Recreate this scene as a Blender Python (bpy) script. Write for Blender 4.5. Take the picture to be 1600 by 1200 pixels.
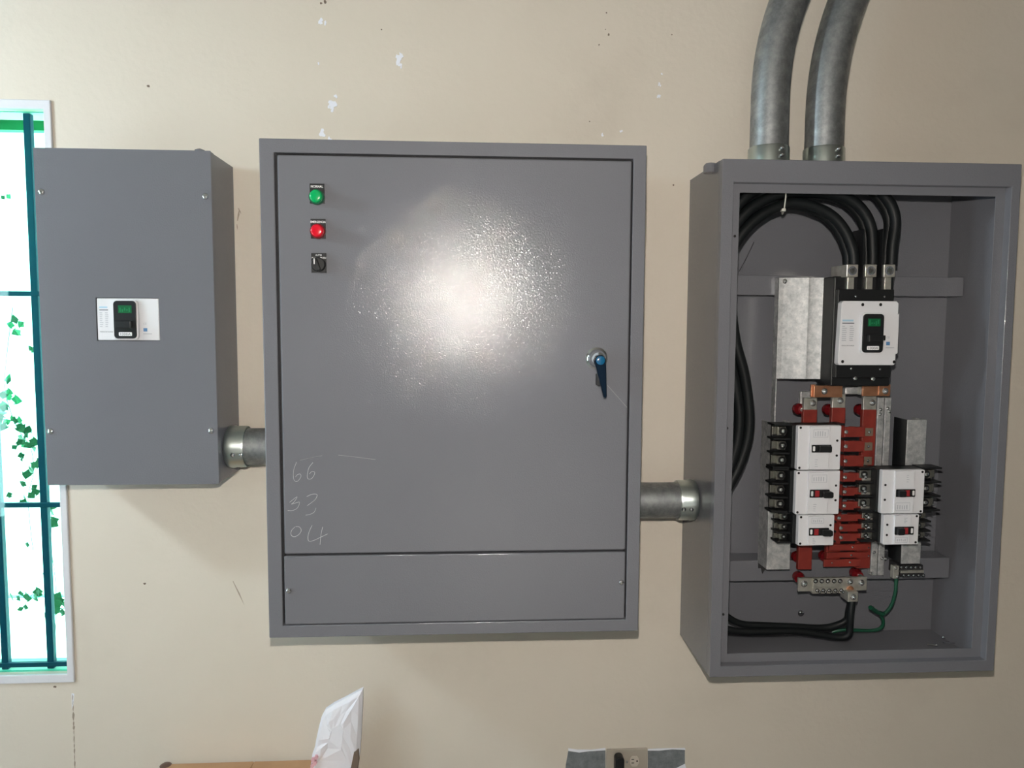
import bpy, bmesh, math, random
from mathutils import Vector, Matrix
random.seed(7)
for o in list(bpy.data.objects): bpy.data.objects.remove(o)
S = bpy.context.scene
COL = S.collection

# ------------------------------------------------------------------ camera
F = 1160.0                      # focal length in pixels of the 1600x1200 frame
YAW, PITCH, ROLL = -0.05868, 0.07629, 0.004615
DIST, EYE = 1.90, 1.50          # distance to the wall plane (y=0) and height above the floor
Mr = (Matrix.Rotation(ROLL, 3, 'Z') @ Matrix.Rotation(PITCH, 3, 'X') @ Matrix.Rotation(YAW, 3, 'Y'))
def cv2b(v): return Vector((v[0], v[2], -v[1]))     # x right, y down, z into the wall -> Blender axes
c_right, c_down, c_fwd = cv2b(Mr[0]), cv2b(Mr[1]), cv2b(Mr[2])
cam_d = bpy.data.cameras.new('camera'); cam = bpy.data.objects.new('camera', cam_d); COL.objects.link(cam)
cam_d.sensor_width = 36.0; cam_d.lens = F / 1600 * 36.0; cam_d.clip_start = 0.02
CAM = Vector((0, -DIST, EYE))
mw = Matrix.Identity(4)
for i in range(3):
    mw[i][0] = c_right[i]; mw[i][1] = -c_down[i]; mw[i][2] = -c_fwd[i]; mw[i][3] = CAM[i]
cam.matrix_world = mw
S.camera = cam
def P(u, v, d=0.0):
    """point of the photograph's sight line that lies d metres in front of the wall"""
    r = c_right * ((u - 800) / F) + c_down * ((v - 600) / F) + c_fwd
    return CAM + r * ((DIST - d) / r.y)
def X(u, v, d=0.0): return P(u, v, d).x
def Z(u, v, d=0.0): return P(u, v, d).z

# ------------------------------------------------------------------ light
S.view_settings.view_transform = 'Standard'; S.view_settings.look = 'None'
S.view_settings.exposure = 0.04; S.view_settings.gamma = 1.0
S.view_settings.use_curve_mapping = False
W = bpy.data.worlds.new('sky'); S.world = W; W.use_nodes = True
W.node_tree.nodes['Background'].inputs[0].default_value = (0.80, 0.92, 1.0, 1)
W.node_tree.nodes['Background'].inputs[1].default_value = 0.35
def light(name, kind, loc, energy, color=(1, 1, 1), size=None, aim=None, size_y=None):
    l = bpy.data.lights.new(name, kind); l.energy = energy; l.color = color
    o = bpy.data.objects.new(name, l); COL.objects.link(o); o.location = loc
    if kind == 'AREA':
        l.shape = 'RECTANGLE'; l.size = size; l.size_y = size_y or size
    elif kind == 'POINT': l.shadow_soft_size = size
    if aim is not None:
        o.rotation_euler = (Vector(aim) - Vector(loc)).to_track_quat('-Z', 'Y').to_euler()
    return o
sun = light('sun', 'SUN', (0, -3, 8), 46, (1, 0.97, 0.92)); sun.data.angle = 0.01
sun.rotation_euler = Vector((-0.15, 0.38, -0.90)).to_track_quat('-Z', 'Y').to_euler()
# window in the left wall (a bright patch of sky at its top, dimmer below) and an added weak fill lamp behind the camera
light('daylight_high_window', 'AREA', (-2.12, -0.74, 2.09), 22, (0.74, 0.91, 1.0), 0.08, (-0.3, -0.3, 1.4), 0.15)
light('daylight_side_window', 'AREA', (-2.12, -1.25, 1.15), 11, (0.76, 0.91, 1.0), 0.4, (-0.3, -0.1, 0.9), 1.0)
light('added_rear_fill', 'AREA', (0.4, -4.10, 1.3), 1, (1.0, 0.95, 0.88), 1.0, (0.3, 0, 1.3), 2.0)
light('phone_flash', 'POINT', CAM + Vector((-0.012, 0.0, 0.12)), 86, (1.0, 0.92, 0.84), 0.012)

# ------------------------------------------------------------------ materials
def mat(name, color, rough=0.5, metal=0.0, **k):
    m = bpy.data.materials.new(name); m.use_nodes = True
    nt = m.node_tree; b = nt.nodes['Principled BSDF']
    b.inputs['Base Color'].default_value = (*color, 1); b.inputs['Roughness'].default_value = rough
    b.inputs['Metallic'].default_value = metal
    for kk, vv in k.items():
        b.inputs[kk.replace('_', ' ')].default_value = vv
    return m
def N(m, t, **k):
    n = m.node_tree.nodes.new(t)
    for kk, vv in k.items(): n.inputs[kk].default_value = vv
    return n
def L(m, a, b): m.node_tree.links.new(a, b)
def coords(m): return N(m, 'ShaderNodeTexCoord').outputs['Object']
def noise(m, scale, detail=3, rough=0.5):
    n = N(m, 'ShaderNodeTexNoise', Scale=scale, Detail=detail, Roughness=rough)
    L(m, coords(m), n.inputs['Vector']); return n
def ramp(m, src, stops):
    r = N(m, 'ShaderNodeValToRGB'); e = r.color_ramp.elements
    while len(e) < len(stops): e.new(0.5)
    for el, (p, c) in zip(e, stops):
        el.position = p; el.color = (*c, 1)
    L(m, src, r.inputs[0]); return r
def bump(m, src, strength, dist):
    b = N(m, 'ShaderNodeBump', Strength=strength, Distance=dist)
    L(m, src, b.inputs['Height']); L(m, b.outputs[0], m.node_tree.nodes['Principled BSDF'].inputs['Normal'])
def tint(m, src, stops):
    L(m, ramp(m, src, stops).outputs[0], m.node_tree.nodes['Principled BSDF'].inputs['Base Color'])
def roughmap(m, src, lo, hi):
    r = ramp(m, src, [(0.3, (lo,) * 3), (0.7, (hi,) * 3)])
    L(m, r.outputs[0], m.node_tree.nodes['Principled BSDF'].inputs['Roughness'])

M = {}
m = M['wall'] = mat('wall_paint', (0.6, 0.53, 0.43), 0.75)
n = noise(m, 2.2, 6, 0.62); tint(m, n.outputs[0], [(0.25, (0.58, 0.525, 0.445)), (0.45, (0.63, 0.575, 0.49)), (0.8, (0.66, 0.605, 0.52))])
bump(m, noise(m, 60, 4).outputs[0], 0.25, 0.004)
m = M['trim'] = mat('white_plaster', (0.64, 0.64, 0.67), 0.7); bump(m, noise(m, 90, 3).outputs[0], 0.2, 0.003)
M['bare'] = mat('bare_render', (0.20, 0.19, 0.175), 0.85)
M['floor'] = mat('floor_concrete', (0.33, 0.31, 0.28), 0.6)
n = noise(M['floor'], 5, 5); tint(M['floor'], n.outputs[0], [(0.3, (0.17, 0.16, 0.15)), (0.7, (0.26, 0.25, 0.23))])
m = M['grey'] = mat('grey_powder_coat', (0.14, 0.14, 0.152), 0.11, 0.0, Specular_IOR_Level=0.42)
n = noise(m, 340, 2, 0.5); bump(m, n.outputs[0], 1.0, 0.00050)
n = noise(m, 3, 4); tint(m, n.outputs[0], [(0.3, (0.153, 0.157, 0.175)), (0.7, (0.164, 0.168, 0.186))])
m = M['galv'] = mat('galvanised_sheet', (0.6, 0.62, 0.63), 0.42, 0.55)
n = noise(m, 55, 6, 0.75); tint(m, n.outputs[0], [(0.32, (0.36, 0.38, 0.39)), (0.5, (0.55, 0.565, 0.57)), (0.68, (0.80, 0.79, 0.78))]); roughmap(m, n.outputs[0], 0.5, 0.3)
m = M['conduit'] = mat('conduit_zinc', (0.42, 0.44, 0.45), 0.45, 0.85)
n = noise(m, 22, 7, 0.75); tint(m, n.outputs[0], [(0.32, (0.19, 0.20, 0.205)), (0.5, (0.29, 0.305, 0.31)), (0.7, (0.42, 0.435, 0.44))]); roughmap(m, n.outputs[0], 0.58, 0.40)
m = M['fitting'] = mat('fitting_zinc', (0.52, 0.58, 0.56), 0.30, 1.0); bump(m, noise(m, 30, 3).outputs[0], 0.1, 0.004)
M['steel'] = mat('bright_steel', (0.75, 0.76, 0.77), 0.14, 1.0)
M['dark_steel'] = mat('dark_recess', (0.02, 0.02, 0.022), 0.6)
m = M['tin'] = mat('tinned_bar', (0.66, 0.65, 0.58), 0.38, 0.8); n = noise(m, 70, 3); tint(m, n.outputs[0], [(0.3, (0.56, 0.55, 0.49)), (0.7, (0.72, 0.71, 0.65))])
M['term'] = mat('terminal_metal', (0.38, 0.38, 0.34), 0.26, 0.9)
m = M['copper'] = mat('copper_strap', (0.62, 0.30, 0.17), 0.36, 0.85); n = noise(m, 40, 4); tint(m, n.outputs[0], [(0.3, (0.52, 0.24, 0.13)), (0.7, (0.68, 0.35, 0.21))])
m = M['red'] = mat('red_sleeve', (0.20, 0.024, 0.017), 0.42); n = noise(m, 26, 4); tint(m, n.outputs[0], [(0.3, (0.17, 0.02, 0.015)), (0.7, (0.25, 0.032, 0.022))])
M['red_ins'] = mat('red_insulator', (0.16, 0.007, 0.010), 0.2)
m = M['white'] = mat('white_plastic', (0.68, 0.685, 0.71), 0.42)
M['black'] = mat('black_plastic', (0.009, 0.010, 0.011), 0.45, 0.0, Specular_IOR_Level=0.35)
m = M['cable'] = mat('black_cable', (0.006, 0.008, 0.009), 0.5, 0.0, Specular_IOR_Level=0.3)
M['green_wire'] = mat('green_wire', (0.008, 0.075, 0.04), 0.4)
M['green_lens'] = mat('green_lens', (0.0, 0.36, 0.10), 0.22)
M['red_lens'] = mat('red_lens', (0.62, 0.006, 0.022), 0.22)
M['bezel_green'] = mat('green_bezel', (0.005, 0.10, 0.045), 0.25)
M['bezel_red'] = mat('red_bezel', (0.16, 0.004, 0.008), 0.25)
M['green_print'] = mat('green_window', (0.004, 0.10, 0.035), 0.3)
M['green_digit'] = mat('green_window_print', (0.02, 0.20, 0.08), 0.3)
M['grey_print'] = mat('grey_print', (0.42, 0.44, 0.48), 0.5)
M['dark_print'] = mat('dark_print', (0.12, 0.13, 0.15), 0.5)
M['blue_print'] = mat('blue_print', (0.10, 0.24, 0.46), 0.5)
M['cyan_print'] = mat('pale_blue_print', (0.36, 0.55, 0.68), 0.5)
M['white_print'] = mat('white_print', (0.8, 0.8, 0.8), 0.5)
M['red_print'] = mat('red_mark', (0.30, 0.02, 0.025), 0.4)
M['chrome'] = mat('chrome', (0.80, 0.82, 0.83), 0.08, 1.0)
M['lever'] = mat('dark_blue_lever', (0.012, 0.03, 0.06), 0.16, 0.75)
M['blue_cap'] = mat('blue_cap', (0.006, 0.10, 0.22), 0.22)
M['chalk'] = mat('chalk', (0.5, 0.5, 0.51), 0.9)
M['scratch'] = mat('scratch', (0.30, 0.30, 0.30), 0.7)
m = M['paper'] = mat('white_paper', (0.78, 0.79, 0.85), 0.6); bump(m, noise(m, 22, 3).outputs[0], 0.25, 0.006)
M['pink_print'] = mat('pink_print', (0.70, 0.42, 0.48), 0.6)
m = M['cardboard'] = mat('cardboard', (0.42, 0.25, 0.13), 0.8); n = noise(m, 14, 4); tint(m, n.outputs[0], [(0.3, (0.38, 0.22, 0.115)), (0.7, (0.46, 0.28, 0.15))])
M['tape'] = mat('brown_tape', (0.10, 0.055, 0.04), 0.35)
m = M['cement'] = mat('grey_cement', (0.17, 0.19, 0.20), 0.85); n = noise(m, 45, 6, 0.7); tint(m, n.outputs[0], [(0.3, (0.12, 0.135, 0.145)), (0.7, (0.22, 0.24, 0.25))]); bump(m, n.outputs[0], 0.5, 0.004)
M['plate'] = mat('outlet_plate', (0.40, 0.36, 0.30), 0.4)
M['ivory'] = mat('outlet_face', (0.56, 0.52, 0.45), 0.35)
M['hole'] = mat('hole_black', (0.004, 0.004, 0.004), 0.8)
M['chip'] = mat('bare_plaster', (0.78, 0.80, 0.86), 0.8)
M['dirt'] = mat('dirt_brown', (0.16, 0.12, 0.09), 0.9)
M['smudge'] = mat('brown_scuff', (0.34, 0.28, 0.22), 0.9)
M['bars'] = mat('teal_bar_paint', (0.002, 0.035, 0.11), 0.6)
M['mint'] = mat('reveal_plaster', (0.66, 0.72, 0.68), 0.7)
M['awning'] = mat('green_awning', (0.008, 0.26, 0.10), 0.6)
M['outwall'] = mat('outdoor_white_wall', (0.85, 0.86, 0.84), 0.8)
M['outledge'] = mat('outdoor_ledge', (0.10, 0.30, 0.28), 0.8)
M['outground'] = mat('outdoor_ground', (0.8, 0.78, 0.72), 0.9)
m = M['leaf'] = mat('vine_leaf', (0.012, 0.085, 0.035), 0.5); n = noise(m, 9, 2); tint(m, n.outputs[0], [(0.35, (0.006, 0.045, 0.02)), (0.65, (0.02, 0.14, 0.055))])
M['stem'] = mat('vine_stem', (0.03, 0.06, 0.035), 0.7)
m = M['glass'] = bpy.data.materials.new('green_tinted_glass'); m.use_nodes = True
nt = m.node_tree; nt.nodes.clear()
out = nt.nodes.new('ShaderNodeOutputMaterial'); tr = nt.nodes.new('ShaderNodeBsdfTransparent'); gl = nt.nodes.new('ShaderNodeBsdfGlossy'); mx = nt.nodes.new('ShaderNodeMixShader')
tr.inputs[0].default_value = (0.55, 0.98, 0.90, 1); gl.inputs['Roughness'].default_value = 0.02; mx.inputs[0].default_value = 0.04
nt.links.new(tr.outputs[0], mx.inputs[1]); nt.links.new(gl.outputs[0], mx.inputs[2]); nt.links.new(mx.outputs[0], out.inputs[0])
m = M['nylon'] = mat('cable_tie_nylon', (0.62, 0.62, 0.58), 0.4)

# ------------------------------------------------------------------ mesh helpers
class MB:
    def __init__(s): s.v = []; s.f = []
    def box(s, x0, x1, y0, y1, z0, z1):
        if x0 > x1: x0, x1 = x1, x0
        if y0 > y1: y0, y1 = y1, y0
        if z0 > z1: z0, z1 = z1, z0
        b = len(s.v)
        s.v += [(x0, y0, z0), (x1, y0, z0), (x1, y1, z0), (x0, y1, z0), (x0, y0, z1), (x1, y0, z1), (x1, y1, z1), (x0, y1, z1)]
        s.f += [tuple(b + i for i in q) for q in ((0, 3, 2, 1), (4, 5, 6, 7), (0, 1, 5, 4), (1, 2, 6, 5), (2, 3, 7, 6), (3, 0, 4, 7))]
        return s
    def dbox(s, x0, x1, d0, d1, z0, z1): return s.box(x0, x1, -d1, -d0, z0, z1)
    def prism(s, poly, y0, y1):
        """polygon of (x, z), extruded from depth y0 to y1"""
        a = sum(poly[i][0] * poly[(i + 1) % len(poly)][1] - poly[(i + 1) % len(poly)][0] * poly[i][1] for i in range(len(poly)))
        if a < 0: poly = poly[::-1]
        if y0 > y1: y0, y1 = y1, y0
        b = len(s.v); n = len(poly)
        s.v += [(p[0], y0, p[1]) for p in poly] + [(p[0], y1, p[1]) for p in poly]
        s.f.append(tuple(b + i for i in range(n))); s.f.append(tuple(b + n + i for i in reversed(range(n))))
        for i in range(n):
            j = (i + 1) % n
            s.f.append((b + j, b + i, b + n + i, b + n + j))
        return s
    def dprism(s, poly, d0, d1): return s.prism(poly, -d1, -d0)
    def lathe(s, o, axis, prof, n=24, cap=True):
        """prof: list of (t along axis, radius)"""
        o = Vector(o); ax = Vector(axis).normalized()
        a = ax.orthogonal().normalized(); c = ax.cross(a)
        b = len(s.v)
        for t, r in prof:
            for i in range(n):
                th = 2 * math.pi * i / n
                s.v.append(tuple(o + ax * t + (a * math.cos(th) + c * math.sin(th)) * r))
        for k in range(len(prof) - 1):
            for i in range(n):
                j = (i + 1) % n
                s.f.append((b + k * n + i, b + k * n + j, b + (k + 1) * n + j, b + (k + 1) * n + i))
        if cap:
            s.f.append(tuple(b + i for i in reversed(range(n))))
            q = b + (len(prof) - 1) * n
            s.f.append(tuple(q + i for i in range(n)))
        return s
    def cyl(s, o, axis, r, h, n=16): return s.lathe(o, axis, [(0, r), (h, r)], n)
    def tube(s, pts, r, n=10, sub=6, cap=True):
        pts = [Vector(p) for p in pts]
        if sub > 1 and len(pts) > 2:
            q = []
            e = [pts[0] * 2 - pts[1]] + pts + [pts[-1] * 2 - pts[-2]]
            for i in range(1, len(e) - 2):
                for k in range(sub):
                    t = k / sub
                    q.append(0.5 * ((2 * e[i]) + (e[i + 1] - e[i - 1]) * t + (2 * e[i - 1] - 5 * e[i] + 4 * e[i + 1] - e[i + 2]) * t * t + (-e[i - 1] + 3 * e[i] - 3 * e[i + 1] + e[i + 2]) * t ** 3))
            q.append(pts[-1]); pts = q
        b = len(s.v); up = None; m_ = len(pts)
        for i, p in enumerate(pts):
            t = (pts[min(i + 1, m_ - 1)] - pts[max(i - 1, 0)]).normalized()
            if up is None: up = t.orthogonal().normalized()
            up = (up - t * up.dot(t)).normalized(); sd = t.cross(up)
            rr = r[min(i * len(r) // m_, len(r) - 1)] if isinstance(r, (list, tuple)) else r
            for k in range(n):
                th = 2 * math.pi * k / n
                s.v.append(tuple(p + (up * math.cos(th) + sd * math.sin(th)) * rr))
        for i in range(m_ - 1):
            for k in range(n):
                j = (k + 1) % n
                s.f.append((b + i * n + k, b + i * n + j, b + (i + 1) * n + j, b + (i + 1) * n + k))
        if cap:
            s.f.append(tuple(b + k for k in reversed(range(n)))); q = b + (m_ - 1) * n
            s.f.append(tuple(q + k for k in range(n)))
        return s
    def frame(s, xo0, xo1, zo0, zo1, xi0, xi1, zi0, zi1, d0, d1):
        """rectangular ring between depths d0 and d1"""
        b = len(s.v)
        for d in (d1, d0):
            s.v += [(xo0, -d, zo0), (xo1, -d, zo0), (xo1, -d, zo1), (xo0, -d, zo1), (xi0, -d, zi0), (xi1, -d, zi0), (xi1, -d, zi1), (xi0, -d, zi1)]
        for i in range(4):
            j = (i + 1) % 4
            s.f.append((b + i, b + j, b + 4 + j, b + 4 + i))
            s.f.append((b + 8 + j, b + 8 + i, b + 12 + i, b + 12 + j))
            s.f.append((b + j, b + i, b + 8 + i, b + 8 + j))
            s.f.append((b + 4 + i, b + 4 + j, b + 12 + j, b + 12 + i))
        return s
    def build(s, name, material, parent=None, bevel=0, seg=2, smooth=False, kind=None, label=None):
        org = Vector((0, 0, 0)); q = parent
        while q is not None: org = org + q.location; q = q.parent
        me = bpy.data.meshes.new(name)
        me.from_pydata([tuple(Vector(v) - org) for v in s.v], [], s.f); me.validate()
        bm = bmesh.new(); bm.from_mesh(me); bmesh.ops.recalc_face_normals(bm, faces=bm.faces); bm.to_mesh(me); bm.free()
        me.materials.append(M[material])
        o = bpy.data.objects.new(name, me); COL.objects.link(o); o.parent = parent
        if smooth:
            for p in me.polygons: p.use_smooth = True
            me.set_sharp_from_angle(angle=math.radians(40))
        if bevel:
            md = o.modifiers.new('bevel', 'BEVEL'); md.width = bevel; md.segments = seg; md.limit_method = 'ANGLE'; md.angle_limit = math.radians(40)
        if kind: o['kind'] = kind
        if label: o['label'] = label
        return o
def thing(name, loc, label, cat, group=None):
    o = bpy.data.objects.new(name, None); COL.objects.link(o); o.location = loc; o.empty_display_size = 0.05
    return tag(o, label, cat, group)
def tag(o, label, cat, group=None):
    o['label'] = label; o['category'] = cat
    if group: o['group'] = group
    return o
def rr(x0, x1, z0, z1, r, n=4):
    if x0 > x1: x0, x1 = x1, x0
    if z0 > z1: z0, z1 = z1, z0
    p = []
    for cx, cz, a in ((x1 - r, z1 - r, 0), (x0 + r, z1 - r, 90), (x0 + r, z0 + r, 180), (x1 - r, z0 + r, 270)):
        for k in range(n + 1):
            t = math.radians(a + 90 * k / n); p.append((cx + r * math.cos(t), cz + r * math.sin(t)))
    return p
def text(name, body, size, x, z, d, material, parent, align='CENTER', sx=1.0, bold=0.0):
    cu = bpy.data.curves.new(name, 'FONT'); cu.body = body; cu.size = size; cu.align_x = align; cu.extrude = 0.0001; cu.offset = bold; cu.resolution_u = 2
    t = bpy.data.objects.new(name, cu); COL.objects.link(t)
    me = bpy.data.meshes.new_from_object(t.evaluated_get(bpy.context.evaluated_depsgraph_get()))
    bpy.data.objects.remove(t)
    org = Vector((0, 0, 0)); q = parent
    while q is not None: org = org + q.location; q = q.parent
    for v in me.vertices:
        v.co = Vector((x + v.co.x * sx, -d - v.co.z, z + v.co.y)) - org
    me.materials.clear(); me.materials.append(M[material])
    o = bpy.data.objects.new(name, me); COL.objects.link(o); o.parent = parent
    return o
def screw(name, p, r, parent, material='steel', h=None, slot=True, axis=(0, -1, 0), ring=False):
    """pan-head screw whose head sits on point p and points along axis"""
    h = h or r * 0.7; ax = Vector(axis).normalized()
    mb = MB().lathe(p, axis, [(0, r), (h * 0.3, r * 0.98), (h * 0.6, r * 0.86), (h * 0.85, r * 0.62), (h, r * 0.3)], 16)
    o = mb.build(name, material, parent, smooth=True)
    if ring and (parent.parent is None or parent.parent.parent is None):
        MB().lathe(Vector(p) - ax * 0.0002, axis, [(0, r * 1.4), (0.0006, r * 1.4)], 16).build('screw_recess', 'hole', parent)
    return o
def hexbolt(name, p, r, parent, material='steel'):
    p = Vector(p)
    mb = MB().lathe(p, (0, -1, 0), [(0, r * 1.25), (r * .18, r * 1.25)], 16)
    mb.lathe(p + Vector((0, -r * .18, 0)), (0, -1, 0), [(0, r * .95), (r * .55, r * .95), (r * .65, r * .8)], 6)
    mb.lathe(p + Vector((0, -r * .8, 0)), (0, -1, 0), [(0, r * .5), (r * .5, r * .48), (r * .6, r * .3)], 10)
    return mb.build(name, material, parent, smooth=True)
def struct(o): o['kind'] = 'structure'; return o

# ------------------------------------------------------------------ the room
RL, RR, RB, CZ = -2.2, 3.2, -4.2, 2.56
wx1 = (X(72, 185) + X(104, 1040)) / 2; wx0 = wx1 - 0.95          # window opening
wz1 = Z(40, 171); wz0 = Z(60, 1053)
T = 0.09
wall = MB()
wall.box(wx1, RR, 0, T, 0, CZ).box(RL, wx0, 0, T, 0, CZ).box(wx0, wx1, 0, T, 0, wz0).box(wx0, wx1, 0, T, wz1, CZ)
wall = struct(wall.build('wall_back', 'wall'))
struct(MB().box(RL, RR, RB, T, -0.1, 0).build('floor', 'floor'))
struct(MB().box(RL - 0.2, RR + 0.2, RB - 0.2, T + 0.1, CZ, CZ + 0.12).build('ceiling', 'bare'))
lw = MB()                                                          # left wall with a small high opening and a big one
def wall_with_holes(mb, a0, a1, holes, put):
    a = a0
    for h0, h1, z0, z1 in holes:
        put(a, h0, 0, CZ); put(h0, h1, 0, z0); put(h0, h1, z1, CZ); a = h1
    put(a, a1, 0, CZ)
wall_with_holes(lw, RB, 0, [(-1.5, -0.6, 0.6, 2.1)], lambda a, b, z0, z1: lw.box(RL - T, RL, a, b, z0, z1))
struct(lw.build('wall_left', 'bare'))
struct(MB().box(RR, RR + T, RB, T, 0, CZ).build('wall_right', 'bare'))
fw = MB(); wall_with_holes(fw, RL, RR, [(-0.15, 0.95, 0.0, 2.3)], lambda a, b, z0, z1: fw.box(a, b, RB - T, RB, z0, z1) if z1 > z0 else None)
struct(fw.build('wall_front', 'bare'))
# plaster marks, dirt and a crack on the back wall
def blob(u, v, ru, rv, k=9, jag=0.4):
    c = P(u, v); out = []
    for i in range(k):
        a = 2 * math.pi * i / k; s = 1 + random.uniform(-jag, jag)
        out.append((c.x + math.cos(a) * ru * s * 0.00164, c.z + math.sin(a) * rv * s * 0.00164))
    return out
for u, v, sz in ((623, 93, 9), (520, 160, 8), (517, 170, 6), (503, 208, 6), (500, 32, 5), (507, 36, 3), (1029, 152, 4), (1031, 132, 3), (1034, 116, 2), (971, 204, 3), (941, 210, 3), (498, 99, 2), (625, 103, 4), (524, 152, 4), (516, 219, 4)):
    mb = MB()
    for k in range(4):
        mb.dprism(blob(u + random.uniform(-sz, sz) * .55, v + random.uniform(-sz, sz) * .7, sz * random.uniform(.3, .5), sz * random.uniform(.4, .65)), 0.0, 0.0005 + k * .0003)
    mb.build('paint_chip', 'chip', wall)
for u, v, sz in ((232, 134, 2.0), (948, 20, 1.2), (951, 54, 1.6), (936, 70, 1.2), (946, 46, 1.0), (921, 190, 1.0), (596, 46, 1.1), (226, 912, 1.8), (1052, 289, 1.5), (508, 3, 2.4), (502, 5, 1.6), (1050, 54, 1.0), (86, 1073, 2)):
    MB().dprism(blob(u, v, sz, sz, 7), 0.0, 0.0006).build('speck', 'dirt', wall)
cr = MB()
v0 = 1084
while v0 < 1215:
    ln = random.uniform(7, 16); w = random.choice((1.0, 1.6, 2.2, 3.6)); c0 = 113.6 + (v0 - 1084) * .03
    p = [P(c0, v0), P(c0 + w * .6, v0 + ln * .3), P(c0 + w * .4, v0 + ln * .7), P(c0 + .4, v0 + ln), P(c0 - w * .4, v0 + ln * .6), P(c0 - w * .3, v0 + ln * .25)]
    cr.dprism([(q.x, q.z) for q in p], 0, 0.0006); v0 += ln * random.uniform(.75, 1.15)
cr.build('crack', 'smudge', wall)
MB().dprism([(P(u, v).x, P(u, v).z) for u, v in ((112, 1083), (116, 1084), (114.8, 1100), (112.5, 1108))], 0, .0003).build('plaster_seam', 'chip', wall)
for (u0, v0), (u1, v1), w in (((364, 908), (382, 946), 1.5), ((371, 345), (374, 325), 1.8), ((372, 325), (377, 335), 1.2), ((370, 350), (371, 360), 1.0), ((1140, 195), (1146, 250), .0)):
    if w: MB().dprism([(P(u, v).x, P(u, v).z) for u, v in ((u0 - w * .3, v0), (u0 + w * .3, v0), ((u0 + u1) / 2 + w, (v0 + v1) / 2), (u1, v1), ((u0 + u1) / 2 - w * .5, (v0 + v1) / 2))], 0, .0004).build('scuff', 'smudge', wall)

# ------------------------------------------------------------------ window
win = thing('window_1', (wx1, 0, wz0), 'window with teal bars at the left edge', 'window'); del win['category']; win['kind'] = 'structure'
b = 0.017
MB().frame(wx0 - b, wx1 + b, wz0 - b * 1.3, wz1 + b * 1.3, wx0, wx1, wz0, wz1, -0.004, 0.006).build('window_trim', 'trim', win, 0.002)
MB().frame(wx0 - .001, wx1 + .001, wz0 - .001, wz1 + .001, wx0 + .002, wx1 - .002, wz0 + .002, wz1 - .002, -T, -0.02).build('window_reveal', 'mint', win)
MB().box(wx0 + .001, wx1 - .001, 0.012, 0.016, wz0 + .001, wz1 - .001).build('window_pane', 'glass', win)
db = -0.03
def bar_v(u0, v0, u1, v1, w=0.0085):
    x = (X(u0, v0, db) + X(u1, v1, db)) / 2
    MB().box(x - w, x + w, 0.022, 0.038, wz0 + .003, wz1 - .003).build('window_bar', 'bars', win, 0.0015)
    return x
xb = bar_v(43, 200, 83, 1035); bar_v(-33, 200, 13, 1035); 
for k in (1, 2, 3, 4, 5): 
    x = xb - 0.122 * (k + 1)
    if x > wx0: MB().box(x - .0085, x + .0085, 0.022, 0.038, wz0 + .003, wz1 - .003).build('window_bar', 'bars', win, 0.0015)
for u, v in ((30, 459), (50, 788), (60, 1036)):
    z = Z(u, v, db); MB().box(wx0 + .003, wx1 - .003, 0.019, 0.030, z - .006, z + .006).build('window_rail', 'bars', win, 0.0015)
# outdoors
MB().box(-6, 2, 2.6, 2.75, -0.2, 4.2).build('neighbour_wall', 'outwall')
tag(bpy.data.objects['neighbour_wall'], 'sunlit white wall outside the barred window', 'wall')
o = MB().box(-6, 2, 2.57, 2.6, Z(30, 943, -2.5), Z(30, 939, -2.5)).build('wall_ledge', 'outledge', bpy.data.objects['neighbour_wall'])
struct(MB().box(-7, 3, T, 6, -0.25, -0.12).build('ground', 'outground'))
aw = thing('awning', (wx0, 0.3, Z(30, 203, -.3)), 'green awning edge above the barred window outdoors', 'awning')
MB().box(wx0 - .5, wx1 + .3, 0.28, 0.31, Z(30, 206, -.3), Z(30, 206, -.3) + .22).build('valance', 'awning', aw)
MB().prism([(wx0 - .5, Z(30, 206, -.3) + .19), (wx1 + .3, Z(30, 206, -.3) + .19), (wx1 + .3, Z(30, 206, -.3) + .21), (wx0 - .5, Z(30, 206, -.3) + .21)], T, 0.29).build('awning_sheet', 'awning', aw)
vine = thing('climbing_vine', P(30, 1150, -.8), 'leafy green vine hanging outside the barred window', 'plant')
lm = bpy.data.meshes.new('leaf')
lv = [(0, 0, 0), (.35, .04, .35), (.5, .0, .15), (.42, -.02, .6), (.1, .05, 1.0), (-.3, .0, .62), (-.5, .03, .25), (-.3, 0, .3)]
lm.from_pydata(lv + [(x, y + .03, z) for x, y, z in lv], [], [tuple(range(8)), tuple(range(15, 7, -1))] + [(i, 8 + i, 8 + (i + 1) % 8, (i + 1) % 8) for i in range(8)]); lm.materials.append(M['leaf'])
clusters = [(6, 606, 3, 10), (12, 622, 3, 9), (10, 640, 3, 10), (24, 655, 3, 9), (25, 665, 3, 8), (42, 672, 2, 7), (34, 684, 3, 9), (45, 692, 4, 9), (50, 695, 2, 8), (24, 700, 2, 6), (38, 710, 2, 7), (50, 728, 5, 9), (46, 765, 4, 9), (42, 775, 2, 7), (80, 793, 3, 8), (78, 816, 3, 8), (50, 930, 4, 9), (40, 935, 3, 8), (22, 930, 2, 8), (30, 952, 2, 7), (84, 940, 4, 10), (90, 950, 5, 10), (78, 958, 2, 8), (88, 993, 1, 6), (46, 548, 2, 7), (28, 505, 3, 8), (38, 512, 2, 7), (52, 858, 1, 5), (5, 302, 2, 5), (20, 775, 2, 6), (2, 660, 4, 10)]
leaf_pts = []
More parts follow.
